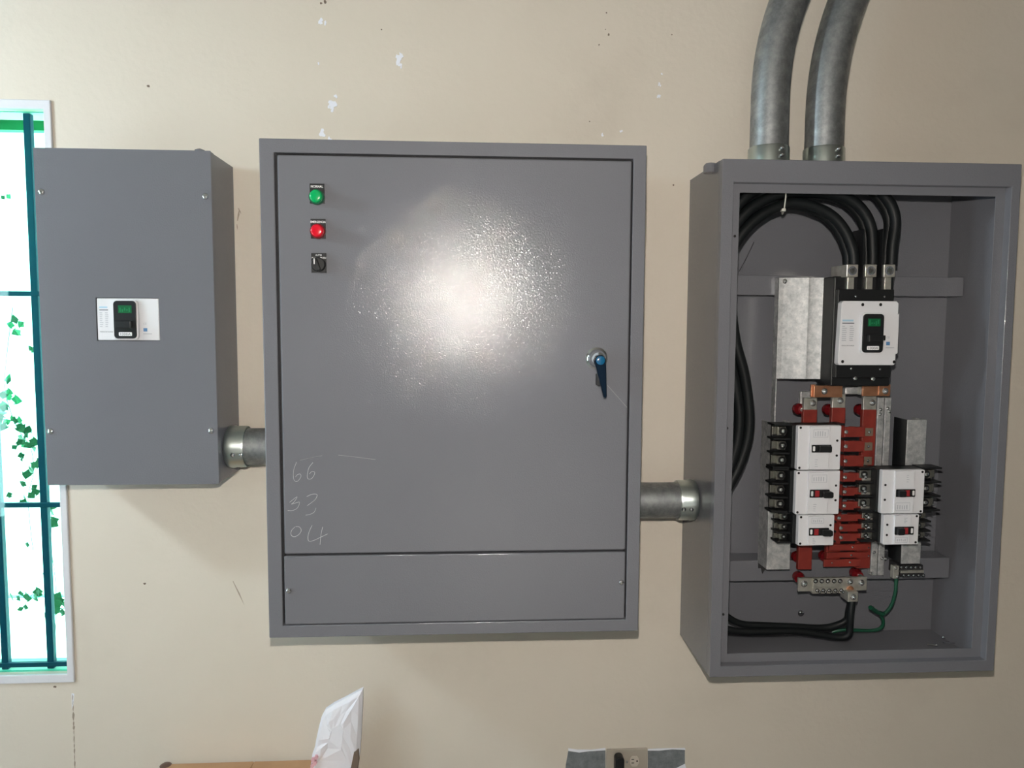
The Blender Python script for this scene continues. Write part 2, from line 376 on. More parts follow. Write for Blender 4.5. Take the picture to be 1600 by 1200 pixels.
for u, v, k, s in clusters:
    for _ in range(k):
        d = -0.8 + random.uniform(-.12, .12)
        p = P(u + random.uniform(-6, 6), v + random.uniform(-6, 6), d)
        lo = bpy.data.objects.new('leaf', lm); COL.objects.link(lo); lo.parent = vine; lo.location = p - vine.location
        sc = s * 0.0036 * random.uniform(.8, 1.3); lo.scale = (sc, sc, sc); lo.rotation_euler = (random.uniform(-.6, .6), random.uniform(-3, 3), random.uniform(-.7, .7))
for pts in ([(20, 480), (10, 560), (8, 610), (25, 665), (48, 700), (52, 740), (44, 775), (48, 830), (52, 860)], [(60, 700), (70, 760), (80, 800), (78, 850), (66, 900), (48, 932), (30, 952)], [(78, 850), (86, 900), (88, 945), (86, 1000)]):
    MB().tube([P(u, v, -.82) for u, v in pts], 0.0012, 5, 4).build('vine_stem', 'stem', vine, smooth=True)

# ------------------------------------------------------------------ left enclosure
def avg(*a): return sum(a) / len(a)
d = 0.165
x0 = avg(X(53, 232, d), X(75, 757, d)); x1 = avg(X(328, 236, d), X(341, 756, d)); z1 = avg(Z(53, 232, d), Z(328, 236, d)); z0 = avg(Z(75, 757, d), Z(341, 756, d))
LB = (x0, x1, z0, z1)
lb = thing('breaker_enclosure', ((x0 + x1) / 2, 0, z0), 'small closed grey enclosure beside the window with a breaker window in its cover', 'electrical box')
t = 0.002
mb = MB().dbox(x0, x1, 0.0, 0.003, z0, z1)
mb.dbox(x0, x0 + t, 0.003, d - .004, z0, z1).dbox(x1 - t, x1, 0.003, d - .004, z0, z1).dbox(x0 + t, x1 - t, .003, d - .004, z0, z0 + t).dbox(x0 + t, x1 - t, .003, d - .004, z1 - t, z1)
mb.build('body', 'grey', lb, 0.001)
# cover with a rectangular cut-out
bx0, bx1 = avg(X(149, 466, d), X(152, 533, d)), avg(X(247, 465, d), X(251, 532, d)); bz1, bz0 = avg(Z(149, 466, d), Z(247, 465, d)), avg(Z(152, 533, d), Z(251, 532, d))
cv = MB().frame(x0 - .0015, x1 + .0015, z0 - .0015, z1 + .0015, bx0, bx1, bz0, bz1, d - .003, d)
cv.dbox(x1 - .0005, x1 + .0015, d - .02, d - .003, z0, z1).dbox(x0 - .0015, x0 + .0005, d - .02, d - .003, z0, z1)
cover = cv.build('cover', 'grey', lb, 0.0018)
for u, v in ((65, 300), (321, 307), (79, 674), (330, 673)):
    screw('cover_screw', P(u, v, d), 0.0075, lb)
MB().lathe(P(312, 236, d - .04) - Vector((0, 0, .004)), (0, 0, 1), [(0, .011), (.006, .011), (.009, .004)], 12).build('hole_plug', 'grey', lb, smooth=True)
p = P(312, 230, .10)

def moulded_face(root, x0, x1, z0, z1, d, bu0, bu1, bz0, bz1, knob=True):
    """printed face of a big moulded breaker: bezel, black escutcheon, green window, toggle, prints"""
    w = x1 - x0; h = z1 - z0; bw = bu1 - bu0; bh = bz1 - bz0
    ring = MB().dprism(rr(bu0 - bw * .07, bu1 + bw * .07, bz0 - bh * .035, bz1 + bh * .035, bw * .2), d, d + .006).build('bezel', 'white', root, 0.001)
    e = MB().dprism(rr(bu0, bu1, bz0, bz1, bw * .16), d + .006, d + .009).build('escutcheon', 'black', root, 0.0008)
    gx0, gx1, gz0, gz1 = bu0 + bw * .22, bu1 - bw * .18, bz1 - bh * .32, bz1 - bh * .12
    MB().dbox(gx0, gx1, d + .009, d + .0095, gz0, gz1).build('status_window', 'green_print', e)
    g = MB()
    for i in range(5):
        xx = gx0 + (gx1 - gx0) * (.1 + .17 * i); g.dbox(xx, xx + bw * .06, d + .0095, d + .0097, gz0 + (gz1 - gz0) * random.choice((.12, .3)), gz1 - (gz1 - gz0) * random.choice((.15, .3, .5)))
    g.build('status_print', 'green_digit', e)
    hd = MB().dprism([(bu0 + bw * .16, bz0 + bh * .47), (bu1 - bw * .14, bz0 + bh * .47), (bu1 - bw * .14, bz0 + bh * .27), (bu0 + bw * .16, bz0 + bh * .27)], d + .009, d + .022)
    hd.build('toggle', 'black', root, 0.002)
    pl = MB().dprism(rr(bu0 + bw * .22, bu1 - bw * .2, bz0 + bh * .07, bz0 + bh * .17, bh * .02), d + .009, d + .0096).build('rating_plate', 'white_print', e)
    text('rating_text', '1000A', bh * .085, (bu0 + bu1) / 2, bz0 + bh * .09, d + .0097, 'dark_print', e, sx=1.25)
    # printed columns
    lx0, lx1 = x0 + w * .05, bu0 - bw * .25; lw_ = lx1 - lx0
    zt = bz0 + bh * .80
    MB().dbox(lx0, lx0 + lw_ * .8, d, d + .0002, zt + bh * .005, zt + bh * .05).build('print', 'cyan_print', root)
    MB().dbox(lx0, lx0 + lw_ * .86, d, d + .0002, zt - bh * .055, zt - bh * .03).build('print', 'dark_print', root)
    pr = MB()
    for i in range(8):
        zz = zt - bh * (.11 + .052 * i)
        pr.dbox(lx0, lx0 + lw_ * random.uniform(.2, .36), d, d + .0002, zz - bh * .022, zz)
        pr.dbox(lx0 + lw_ * .55, lx0 + lw_ * random.uniform(.75, .9), d, d + .0002, zz - bh * .022, zz)
    pr.build('print', 'grey_print', root)
    text('print', 'MADE IN KOREA', bh * .05, lx0, bz0 + bh * .16, d + .0001, 'dark_print', root, 'LEFT', .9)
    rx0 = bu1 + bw * .24
    text('print', 'CE', bh * .075, rx0, bz0 + bh * .37, d + .0001, 'grey_print', root, 'LEFT')
    MB().dbox(rx0, rx0 + bh * .10, d, d + .0002, bz0 + bh * .19, bz0 + bh * .28).build('print', 'blue_print', root)
    MB().dbox(rx0 - bh * .01, rx0 + bh * .22, d, d + .0002, bz0 + bh * .115, bz0 + bh * .135).build('print', 'grey_print', root)

bk = thing('circuit_breaker', ((bx0 + bx1) / 2, -.05, bz0), 'white breaker face showing through the small enclosure cover by the window', 'circuit breaker')
MB().dbox(bx0 - .02, bx1 + .02, .003, d - .03, bz0 - .05, bz1 + .05).build('base', 'black', bk, .002)
MB().dbox(bx0 + .0015, bx1 - .0015, d - .03, d - .001, bz0 + .001, bz1 - .001).build('cover', 'white', bk, .0015)
moulded_face(bk, bx0, bx1, bz0, bz1, d - .001, X(180, 500, d), X(215, 500, d), Z(197, 529, d + .01), Z(197, 470, d + .01))

# ------------------------------------------------------------------ main cabinet
d = 0.30
x0 = avg(X(405, 219, d), X(420, 999, d)); x1 = avg(X(1012, 224, d), X(996, 984, d)); z1 = avg(Z(405, 219, d), Z(1012, 224, d)); z0 = avg(Z(420, 999, d), Z(996, 984, d))
MCB = (x0, x1, z0, z1)
ix0 = avg(X(428, 240, d), X(442, 980, d)); ix1 = avg(X(991, 248, d), X(977, 966, d)); iz1 = avg(Z(428, 240, d), Z(991, 246, d)); iz0 = avg(Z(442, 980, d), Z(977, 966, d))
mc = thing('distribution_cabinet', ((x0 + x1) / 2, 0, z0), 'large closed grey cabinet in the middle with a keyed door and pilot lights', 'electrical cabinet')
t = .002
mb = MB().dbox(x0, x1, 0, .003, z0, z1).dbox(x0, x0 + t, .003, d - .02, z0, z1).dbox(x1 - t, x1, .003, d - .02, z0, z1).dbox(x0 + t, x1 - t, .003, d - .02, z0, z0 + t).dbox(x0 + t, x1 - t, .003, d - .02, z1 - t, z1)
mb.build('body', 'grey', mc)
MB().frame(x0, x1, z0, z1, ix0, ix1, iz0, iz1, d - .02, d).build('front_frame', 'grey', mc, .0018)
MB().frame(ix0 - .01, ix1 + .01, iz0 - .01, iz1 + .01, ix0 + .02, ix1 - .02, iz0 + .02, iz1 - .02, d - .03, d - .022).build('door_stop', 'dark_steel', mc)
zs = avg(Z(445, 869, d), Z(976, 860, d)); g = .0045
door = MB().dbox(ix0 + g * 1.3, ix1 - g * .7, d - .019, d, zs + g * .5, iz1 - g).build('door', 'grey', mc, .004, 3)
panel = MB().dbox(ix0 + g * .9, ix1 - g * .7, d - .019, d - .001, iz0 + g * .4, zs - g * .5).build('lower_panel', 'grey', mc, .0025)
MB().dbox(ix0 - .01, ix1 + .01, d - .05, d - .03, zs - .02, zs + .02).build('divider', 'dark_steel', mc)
for u, v in ((451, 923), (971, 910)): screw('panel_screw', P(u, v, d), .006, mc)
def stroke(name, pts, material, parent, d, r=.0005):
    return MB().tube([P(400 + a / 3.428, 660 + b_ / 3.428, d) for a, b_ in pts], r, 5, 4).build(name, material, parent)
for s_ in ([(217, 213), (203, 250), (200, 290), (207, 313), (224, 314), (240, 292), (237, 277), (222, 280), (212, 292)],
           [(305, 215), (285, 240), (276, 272), (277, 300), (294, 303), (308, 288), (315, 268), (300, 263), (286, 276)],
           [(180, 428), (220, 398), (205, 425), (190, 438), (218, 430), (233, 428), (222, 458), (195, 472), (170, 472)],
           [(272, 397), (300, 385), (327, 387), (318, 412), (294, 432), (274, 446)], [(322, 458), (312, 480), (290, 492), (266, 497)],
           [(208, 560), (190, 580), (188, 602), (205, 613), (230, 600), (242, 578), (232, 560), (212, 558)],
           [(300, 552), (285, 585), (278, 615), (284, 636), (310, 632), (340, 618), (384, 597)], [(357, 560), (350, 590), (346, 620), (343, 655)]):
    stroke('chalk_number', s_, 'chalk', door, d)
for s_ in ([(235, 203), (300, 188), (355, 178)], [(440, 175), (540, 186), (640, 199)]): stroke('chalk_line', s_, 'scratch', door, d, .0004)
MB().tube([P(949, 602, d), P(966, 621, d), P(980, 637, d)], .0005, 5, 3).build('scratch', 'scratch', door)
# lock with lever
lc = P(932, 560, d)
lk = MB().lathe(lc, (0, -1, 0), [(0, .024), (.002, .024), (.004, .021), (.006, .0185), (.010, .0175), (.022, .0165), (.026, .014), (.027, .002)], 28).build('lock', 'chrome', mc, smooth=True)
lp = P(938, 563, d + .042)
MB().lathe(lc + Vector((.0, -.026, 0)), (lp - lc - Vector((0, -.026, 0))), [(0, .0085), (.02, .0085)], 16).build('spindle', 'chrome', lk, smooth=True)
tip = P(945, 620, d + .036)
a, b_ = Vector((lp.x, lp.z)), Vector((tip.x, tip.z)); nrm = Vector((b_.y - a.y, a.x - b_.x)).normalized()
pol = [tuple(a + nrm * (-.0125)), tuple(a + (a - b_).normalized() * .011 + nrm * -.006), tuple(a + (a - b_).normalized() * .011 + nrm * .006), tuple(a + nrm * .0125), tuple(b_ + nrm * .0035), tuple(b_ + (b_ - a).normalized() * .003), tuple(b_ + nrm * -.0035)]
MB().dprism(pol, d + .030, d + .043).build('lever', 'lever', lk, .002)
MB().lathe((lp.x, -(d + .043), lp.z), (0, -1, 0), [(0, .0095), (.003, .0095), (.004, .007)], 20).build('lever_cap', 'blue_cap', lk, smooth=True)
q = P(934, 592, d)
MB().dprism(rr(q.x - .005, q.x + .004, q.z - .014, q.z + .012, .003), d, d + .022).build('key_shield', 'black', lk, .001)
q = P(941, 612, d + .02); MB().lathe(q, (0, -1, 0), [(0, .003), (.012, .003)], 8).build('lever_pin', 'steel', lk, smooth=True)

def pilot(u0, u1, v0, v1, lu, lv, lens, bez, words, name, label, cat):
    px0, px1 = X(u0, v0, d), X(u1, v0, d); pz1, pz0 = Z(u0, v0, d), Z(u0, v1, d)
    root = thing(name, ((px0 + px1) / 2, -d, pz0), label, cat)
    MB().dbox(px0, px1, d, d + .003, pz0, pz1).build('legend_plate', 'black', root, .0006)
    text('legend', words, .0072 if len(words) < 8 else .0062, (px0 + px1) / 2, pz1 - .0085, d + .0031, 'white_print', root, sx=.85, bold=.0001)
    c = P(lu, lv, d + .022); c.y = -(d + .003); c.x = avg(c.x, (px0 + px1) / 2)
    MB().lathe(c, (0, -1, 0), [(0, .0160), (.006, .0160), (.0105, .0155), (.012, .0145), (.012, .0130)], 28).build('bezel_ring', bez, root, smooth=True)
    c2 = c + Vector((0, -.012, 0))
    MB().lathe(c2, (0, -1, 0), [(0, .0128), (.005, .0126), (.0062, .0118), (.0072, .0085), (.0076, .002)], 28).build('lens', lens, root, smooth=True)
pilot(484, 507, 287, 318, 493, 306, 'green_lens', 'bezel_green', 'NORMAL', 'pilot_light', 'green round pilot light on a black plate, topmost on the cabinet door', 'pilot light')
pilot(485.5, 509, 342, 373, 495, 360, 'red_lens', 'bezel_red', 'EMERGENCIA', 'pilot_light', 'red round pilot light on a black plate on the cabinet door', 'pilot light')
px0, px1, pz1, pz0 = X(486.5, 395, d), X(510, 395, d), Z(490, 395.5, d), Z(490, 426, d)
sw = thing('selector_switch', ((px0 + px1) / 2, -d, pz0), 'black rotary selector switch with white pointer below the red pilot light', 'switch')
MB().dbox(px0, px1, d, d + .003, pz0, pz1).build('legend_plate', 'black', sw, .0006)
cx = (px0 + px1) / 2
text('legend', 'AUTO', .0056, cx, pz1 - .0062, d + .0031, 'white_print', sw, sx=.85); text('legend', 'MAN', .005, cx - .010, pz1 - .0115, d + .0031, 'white_print', sw, sx=.8); text('legend', 'PRUEBA', .005, cx + .0095, pz1 - .0115, d + .0031, 'white_print', sw, sx=.75)
kc = Vector((cx, -(d + .003), pz0 + .0165))
MB().lathe(kc, (0, -1, 0), [(0, .0148), (.007, .0145), (.009, .013)], 26).build('collar', 'black', sw, smooth=True)
kn = MB().dprism([(kc.x - .009, kc.z + .0125), (kc.x - .002, kc.z + .0132), (kc.x + .0075, kc.z - .0125), (kc.x + .0015, kc.z - .0135)], d + .012, d + .024).build('knob', 'black', sw, .0012)
MB().dbox(kc.x - .0062, kc.x - .0042, d + .024, d + .0244, kc.z - .0005, kc.z + .0115).build('pointer', 'white_print', kn)

# ------------------------------------------------------------------ conduits between the boxes
def connector(root, start, axis, length, r, screws):
    o = MB().lathe(start, axis, [(0, r * .93), (.004, r * 1.04), (.014, r * 1.07), (.02, r * 1.03), (length - .004, r * 1.03), (length, r * 1.0)], 36).build('connector', 'fitting', root, smooth=True)
    for p in screws:
        screw('set_screw', p, .0058, o, 'steel', .005)
    return o
R3 = .0445
dc = .085
z = avg(Z(400, 672, dc + .02), Z(400, 727, dc + .02)); xa = LB[1]; xe = MCB[0]
c1 = thing('conduit', (xa, -dc, z), 'short horizontal metal conduit joining the small enclosure to the large cabinet', 'conduit')
MB().cyl((xa + .03, -dc, z), (1, 0, 0), R3, xe - xa - .03, 36).build('pipe', 'conduit', c1, smooth=True)
xc = X(388, 700, dc) - xa
connector(c1, (xa, -dc, z), (1, 0, 0), xc, R3 * 1.09, [(X(u, 708, dc + .045), -(dc + .0475), z - .012) for u in (364, 377)])
dc = .10
z = avg(Z(1030, 757, dc + .02), Z(1030, 812, dc + .02))
d2 = 0.245
rx0 = avg(X(1130, 249, d2), X(1108, 1058, d2)); rx1 = avg(X(1598, 256, d2), X(1552, 1049, d2)); rz1 = avg(Z(1130, 249, d2), Z(1598, 255, d2)); rz0 = avg(Z(1108, 1058, d2), Z(1552, 1049, d2))
xa = MCB[1]; xe = rx0
c2 = thing('conduit', (xa, -dc, z), 'short horizontal metal conduit joining the large cabinet to the open panel', 'conduit')
MB().cyl((xa, -dc, z), (1, 0, 0), R3, xe - xa - .03, 36).build('pipe', 'conduit', c2, smooth=True)
MB().lathe((xa, -dc, z), (1, 0, 0), [(0, R3 * 1.04), (.010, R3 * 1.04), (.011, R3)], 36).build('locknut_collar', 'fitting', c2, smooth=True)
xc = X(1057, 785, dc)
connector(c2, (xe, -dc, z), (-1, 0, 0), xe - xc, R3 * 1.09, [(X(u, 797, dc + .045), -(dc + .0475), z - .012) for u in (1068, 1080)])

# ------------------------------------------------------------------ open panel
op = thing('open_panelboard', ((rx0 + rx1) / 2, 0, rz0), 'open grey panelboard box without its door on the right', 'electrical box')
t = .002; d = d2
fl, ft, fr, fb = X(1148, 286, d), Z(1300, 287, d), X(1582, 300, d), Z(1300, 1039, d)
fl = avg(X(1148, 286, d), X(1125.5, 1039, d)); fr = avg(X(1581.5, 300, d), X(1540, 1032, d)); fb = avg(Z(1125, 1040, d), Z(1540, 1033, d))
MB().dbox(rx0, rx1, 0, .003, rz0, rz1).build('back_panel', 'grey', op)
for nm, bx_ in (('side_panel', (rx0, rx0 + t, rz0, rz1)), ('side_panel', (rx1 - t, rx1, rz0, rz1)), ('bottom_panel', (rx0 + t, rx1 - t, rz0, rz0 + t)), ('top_panel', (rx0 + t, rx1 - t, rz1 - t, rz1))):
    MB().dbox(bx_[0], bx_[1], .003, d - .022, bx_[2], bx_[3]).build(nm, 'grey', op)
MB().frame(rx0, rx1, rz0, rz1, fl, fr, fb, ft, d - .022, d).build('front_frame', 'grey', op, .0018)
dl = d - .02
ll = avg(X(1157, 302, dl), X(1135.5, 1019, dl)); lr = avg(X(1556, 306, dl), X(1518, 1013, dl)); lt = avg(Z(1157, 302, dl), Z(1556, 306, dl)); lbz = avg(Z(1136, 1020, dl), Z(1518, 1014, dl))
MB().frame(fl - .004, fr + .004, fb - .004, ft + .004, ll, lr, lbz, lt, dl - .0025, dl).build('inner_lip', 'grey', op, .0008)
for u, v in ((1148, 369), (1136, 669), (1130, 960)):
    MB().dprism(rr(X(u, v, dl) - .003, X(u, v, dl) + .003, Z(u, v, dl) - .003, Z(u, v, dl) + .003, .0029), dl, dl + .0006).build('screw_hole', 'hole', op)
dr = .07
for (va, vb, ue) in ((433, 463, 1512), (872, 903, 1487)):
    zt, zb = Z(1480, va, dr), Z(1480, vb, dr)
    mb = MB().dbox(rx0 + .004, rx1 - .004, dr - .003, dr, zb, zt).dbox(rx0 + .004, rx1 - .004, .004, dr - .003, zt - .002, zt).dbox(rx0 + .004, rx1 - .004, .004, dr - .003, zb, zb + .002)
    mb.build('mounting_rail', 'grey', op, .0015)
screw('mounting_screw', P(1251, 958, .003), .009, op)
MB().lathe(P(1110, 262, .17) , (0, 0, 1), [(-.012, .016), (.004, .016), (.009, .012), (.011, .004)], 16).build('hole_plug', 'grey', op, smooth=True)
MB().tube([P(1155, 424, .006), P(1168, 400, .006), P(1178, 378, .006)], .0009, 5, 2).build('scratch', 'dark_steel', op)

# conduits rising from the open panel
dc = .12
def riser(u_b, v0, r_px, label):
    xb_ = X(u_b, 240, dc); zb = rz1
    root = thing('conduit', (xb_, -dc, zb), label, 'conduit', None)
    z_start = Z(u_b, v0, dc); Rm = r_px * (DIST - dc) / F
    pts = [(xb_, -dc, zb + .02), (xb_, -dc, (zb + z_start) / 2), (xb_, -dc, z_start)]
    zc = z_start; k = 1
    while k <= 16:
        a = math.radians(3.2 * k); zz = z_start + Rm * math.sin(a)
        if zz > CZ - .06: break
        pts.append((xb_ + Rm * (1 - math.cos(a)), -dc, zz)); k += 1
    MB().tube(pts, R3, 36, 3).build('pipe', 'conduit', root, smooth=True)
    o = MB().lathe((xb_, -dc, zb), (0, 0, 1), [(0, R3 * 1.07), (.052, R3 * 1.07), (.055, R3 * 1.04)], 36).build('connector', 'fitting', root, smooth=True)
    for zz in (.028, .044): 
        for dx in (.012,):
            screw('set_screw', (xb_ + dx, -(dc + R3 * 1.03), zb + zz), .0055, o, 'steel', .008, axis=(.25, -1, 0))
riser(1201, 150, 430, 'left of the two metal conduits rising from the open panel')
riser(1287, 175, 500, 'right of the two metal conduits rising from the open panel')

# ------------------------------------------------------------------ galvanised brackets
pd = .105
br = thing('mounting_plate', P(1255, 592, dr), 'shiny galvanised plate left of the main breaker', 'metal plate')
zt, zb = Z(1255, 434, pd), Z(1255, 592, pd)
xl, xm, xr, xr2 = avg(X(1222, 434, pd), X(1213, 592, pd)), avg(X(1265, 434, pd), X(1257, 592, pd)), avg(X(1287, 434, pd), X(1279, 592, pd)), X(1306, 500, pd - .012)
def plan(xa, da, xb_, db_, z0, z1, t=.003):
    mb = MB(); n_ = 6; xs = [xa + (xb_ - xa) * i / n_ for i in range(n_ + 1)]
    ds = [da + (db_ - da) * (i / n_) ** 1.25 for i in range(n_ + 1)]
    for i in range(n_):
        b0 = len(mb.v)
        for zz in (z0, z1): mb.v += [(xs[i], -ds[i], zz), (xs[i + 1], -ds[i + 1], zz), (xs[i + 1], -ds[i + 1] + t, zz), (xs[i], -ds[i] + t, zz)]
        mb.f += [tuple(b0 + k for k in q) for q in ((0, 1, 5, 4), (3, 2, 1, 0), (4, 5, 6, 7), (2, 3, 7, 6), (0, 4, 7, 3), (1, 2, 6, 5))]
    return mb
plan(xl, pd - .010, xm - .001, pd + .004, zb, zt).build('sheet', 'galv', br, 0, smooth=True)
plan(xm + .0008, pd - .001, xr, pd + .0065, zb, zt).build('sheet', 'galv', br, 0, smooth=True)
MB().dbox(xr, xr2 + .03, pd - .016, pd - .012, zb, zt - .008).dbox(xr - .002, xr, pd - .016, pd, zb, zt).build('step', 'galv', br, .0008)
MB().dbox(xl, xl + .003, dr, pd - .011, Z(1216, 662, pd), zt).build('side_flange', 'galv', br, .0005)
MB().dbox(xr + .001, xr + .016, pd - .012, pd - .009, Z(1290, 524, pd), Z(1290, 509, pd)).build('tab', 'galv', br)
hexbolt('bolt', P(1226.5, 439.5, pd - .0085), .005, br)
# left channel bracket
cd = .13
cl = thing('mounting_bracket', P(1220, 890, dr), 'long galvanised bracket behind the left column of breakers', 'bracket')
xl, xr = avg(X(1204, 662, cd), X(1199, 890, cd)), avg(X(1243, 700, cd), X(1231, 890, cd))
zt, zb = Z(1220, 661, cd), Z(1216, 890, cd)
MB().dbox(xl, xr, cd - .003, cd, zb, zt).build('front_face', 'galv', cl, .001)
MB().dbox(xl, xl + .003, dr, cd - .003, zb, zt).build('side_face', 'galv', cl, .0008)
MB().dbox(xr - .003, xr, dr, cd - .003, zb, zt).build('side_face', 'galv', cl, .0008)
MB().dprism([(xl + .002, zb), (xl + .022, zb), (xl + .024, zb - .012), (xl + .013, zb - .03), (xl + .009, zb - .015), (xl + .003, zb - .015)], dr + .001, dr + .003).build('torn_tab', 'dark_steel', cl)
# right channel bracket
cr_ = thing('mounting_bracket', P(1425, 890, dr), 'galvanised bracket behind the right column of breakers', 'bracket')
xl, xr = avg(X(1419, 656, cd), X(1407, 888, cd)), avg(X(1448, 656, cd), X(1438, 888, cd))
zt, zb = Z(1430, 656, cd), Z(1425, 881, cd)
MB().dbox(xl, xr, cd - .003, cd, zb, zt).build('front_face', 'galv', cr_, .001)
MB().dbox(xl, xl + .003, dr, cd - .003, zb, zt).build('side_face', 'black', cr_, .0008)  # galvanised flank on the shadow side, its shade put in as black
MB().dbox(xr - .003, xr, dr, cd - .003, zb, zt).build('side_face', 'galv', cr_, .0008)
# central pair of strips behind the busbars
sd = .085
cs = thing('support_strip', P(1378, 900, dr), 'pair of narrow galvanised strips right of the red busbars', 'metal strip')
for u0, u1 in ((1370, 1380), (1381.5, 1391)):
    xa, xb_ = avg(X(u0, 622, sd), X(u0 - 8, 895, sd)), avg(X(u1, 622, sd), X(u1 - 8, 895, sd))
    MB().dbox(xa, xb_, dr, sd, Z(1375, 899, sd), Z(1380, 621, sd)).build('strip', 'galv', cs, .001)
for u, v in ((1376, 640), (1375, 647), (1387, 638), (1390, 643), (1378, 872), (1366, 863), (1384, 873), (1361, 896)):
    hexbolt('nut', P(u, v, sd), .0035, cs)
# second strip left
ls = MB().dbox(X(1252, 620, sd), X(1275, 620, sd), dr, sd - .003, Z(1260, 640, sd), Z(1260, 612, sd)).build('spacer_plate', 'galv', cs, .001)

# ------------------------------------------------------------------ main breaker
d = .20
mb_ = thing('circuit_breaker', P(1355, 600, .1), 'large white main breaker at the top of the open panel, black cables in its lugs', 'circuit breaker')
kx0, kx1 = avg(X(1313, 475, d), X(1308.5, 570, d)), avg(X(1407, 475, d), X(1401, 570, d)); kz1, kz0 = Z(1360, 470.5, d), Z(1355, 570.5, d)
bz1_, bz0_ = Z(1360, 434, .18), Z(1355, 604, .18)
MB().dbox(kx0 + .002, kx1 + .004, .09, .165, bz0_, bz1_ + .004).build('base', 'black', mb_, .003)
MB().dbox(kx0 + .004, kx1 - .004, .165, .182, Z(1355, 590, .18), Z(1360, 452, .18)).build('shoulder', 'black', mb_, .002)
notch = [(kx0, kz0 + .004), (kx0 + .004, kz0), (kx1 - .009, kz0), (kx1 - .005, kz0 + .004), (kx1 - .005, kz0 + .026), (kx1, kz0 + .028), (kx1, kz1 - .028), (kx1 - .003, kz1 - .03), (kx1 - .003, kz1 - .005), (kx1 - .008, kz1), (kx0 + .009, kz1), (kx0 + .004, kz1 - .005)]
MB().dprism(notch, .182, d).build('cover', 'white', mb_, .003)
for u, v in ((1348, 476), (1376, 476), (1316.5, 565), (1397, 565.5)):
    q = P(u, v, d); MB().dprism(rr(q.x - .0034, q.x + .0034, q.z - .0038, q.z + .0038, .0033), d - .001, d + .0004).build('screw_hole', 'hole', mb_)
moulded_face(mb_, kx0, kx1, kz0, kz1, d, X(1348, 520, d + .008), X(1380.5, 520, d + .008), Z(1363, 551, d + .008), Z(1363, 490.5, d + .008))
q = P(1381, 528, d + .008); MB().dbox(q.x - .002, q.x + .004, d, d + .009, q.z - .006, q.z + .006).build('trip_button', 'black', mb_, .001)
for u, v in ((1337, 463), (1382, 463.5), (1330, 576), (1375, 577)): screw('small_screw', P(u, v, .182), .0025, mb_)
for u, v in ((1336, 591.5), (1364, 592)): screw('terminal_screw', P(u, v, .182), .0055, mb_)
for u, v in ((1344, 448.5), (1373, 448.5)): screw('terminal_screw', P(u, v, .165), .006, mb_)
for u in (1332, 1361, 1390):
    q = P(u - 4, 444, .168)
    MB().dbox(q.x - .008, q.x + .008, .165, .172, q.z - .014, q.z + .016).build('terminal', 'tin', mb_, .001)
    q = P(u, 423, .19)
    lug = MB().dbox(q.x - .014, q.x + .014, .112, .19, q.z - .0145, q.z + .0145).build('lug', 'tin', mb_, .0015)
    MB().lathe((q.x, -.19, q.z), (0, -1, 0), [(0, .0105), (.0006, .0105)], 18).build('lug_bore', 'dark_print', lug)
    MB().lathe((q.x, -.1906, q.z), (0, -1, 0), [(0, .009), (.0015, .0085), (.002, .005), (.0012, .0045)], 6).build('lug_screw', 'chrome', lug, smooth=True)
for u in (1346.5, 1376):
    q = P(u, 413, .18); zt_ = Z(u, 358, .18)
    MB().dbox(q.x - .0012, q.x + .0012, .10, .186, Z(u, 452, .18), zt_).build('phase_barrier', 'black', mb_)

# ------------------------------------------------------------------ busbars
def bus(u_t, u_b, w, label, v_top, v_red, v_bot, dd=.118):
    xa = avg(X(u_t, v_top, dd), X(u_b, v_bot, dd)); hw = w
    root = thing('busbar', (xa, -dd, Z(u_b, v_bot, dd)), label, 'busbar')
    MB().dbox(xa - hw, xa + hw, dd - .010, dd, Z(u_t, v_red, dd) - .01, Z(u_t, v_top, dd)).build('bare_end', 'tin', root, .0008)
    MB().dbox(xa - hw - .0012, xa + hw + .0012, dd - .0112, dd + .0012, Z(u_b, v_bot, dd), Z(u_t, v_red, dd)).build('red_sleeve', 'red', root, .0015)
    return root, xa
b1, bx1_ = bus(1266, 1258, .0165, 'leftmost red sleeved busbar of the open panel', 622, 640, 890)
b2, bx2_ = bus(1309, 1303, .0165, 'middle red sleeved busbar of the open panel', 616, 637, 884, .121)
b3, bx3_ = bus(1359, 1349, .0165, 'rightmost red sleeved busbar of the open panel', 619, 640, 888, .118)
for root, u, v in ((b1, 1270, 630), (b2, 1313, 626), (b3, 1363, 629)): hexbolt('bolt', P(u, v, .121), .0062, root)
for u, v in ((1358, 675), (1357, 697.5), (1356, 720)):
    q = P(u, v, .1195); MB().dbox(q.x - .010, q.x + .010, .1192, .1200, q.z - .010, q.z + .010).build('bare_patch', 'dirt', b3); screw('bolt', P(u, v, .12), .004, b3)
for nm, u0, u1, v0, v1, su, sv, lab in (('copper_strap', 1272, 1317, 602.5, 621, 1288, 611.5, 'copper strap under the left side of the main breaker'), ('copper_strap', 1348, 1391, 603, 619, 1383, 611, 'copper strap under the right side of the main breaker')):
    dd = .145
    xa, xb_ = X(u0, v0, dd), X(u1, v0, dd); za, zb = Z(u0, v1, dd), Z(u0, v0, dd)
    root = thing(nm, (xa, -dd, za), lab, 'copper strap')
    MB().dbox(xa, xb_, dd - .006, dd, za, zb).build('strap', 'copper', root, .0012)
    MB().dbox(xb_ - .022 if su < 1300 else xa, xb_ if su < 1300 else xa + .022, .122, dd - .006, za + .002, zb - .002).build('spacer', 'tin', root, .001)
    if su < 1300: MB().dbox(xa - .004, xa + .008, dd - .012, dd - .006, za, zb + .002).build('fold', 'copper', root, .001)
    else: MB().dbox(xb_ - .03, xb_, dd - .012, dd + .002, za + .003, zb + .004).build('fold', 'copper', root, .001)
    hexbolt('bolt', P(su, sv, dd + .002), .0062, root)
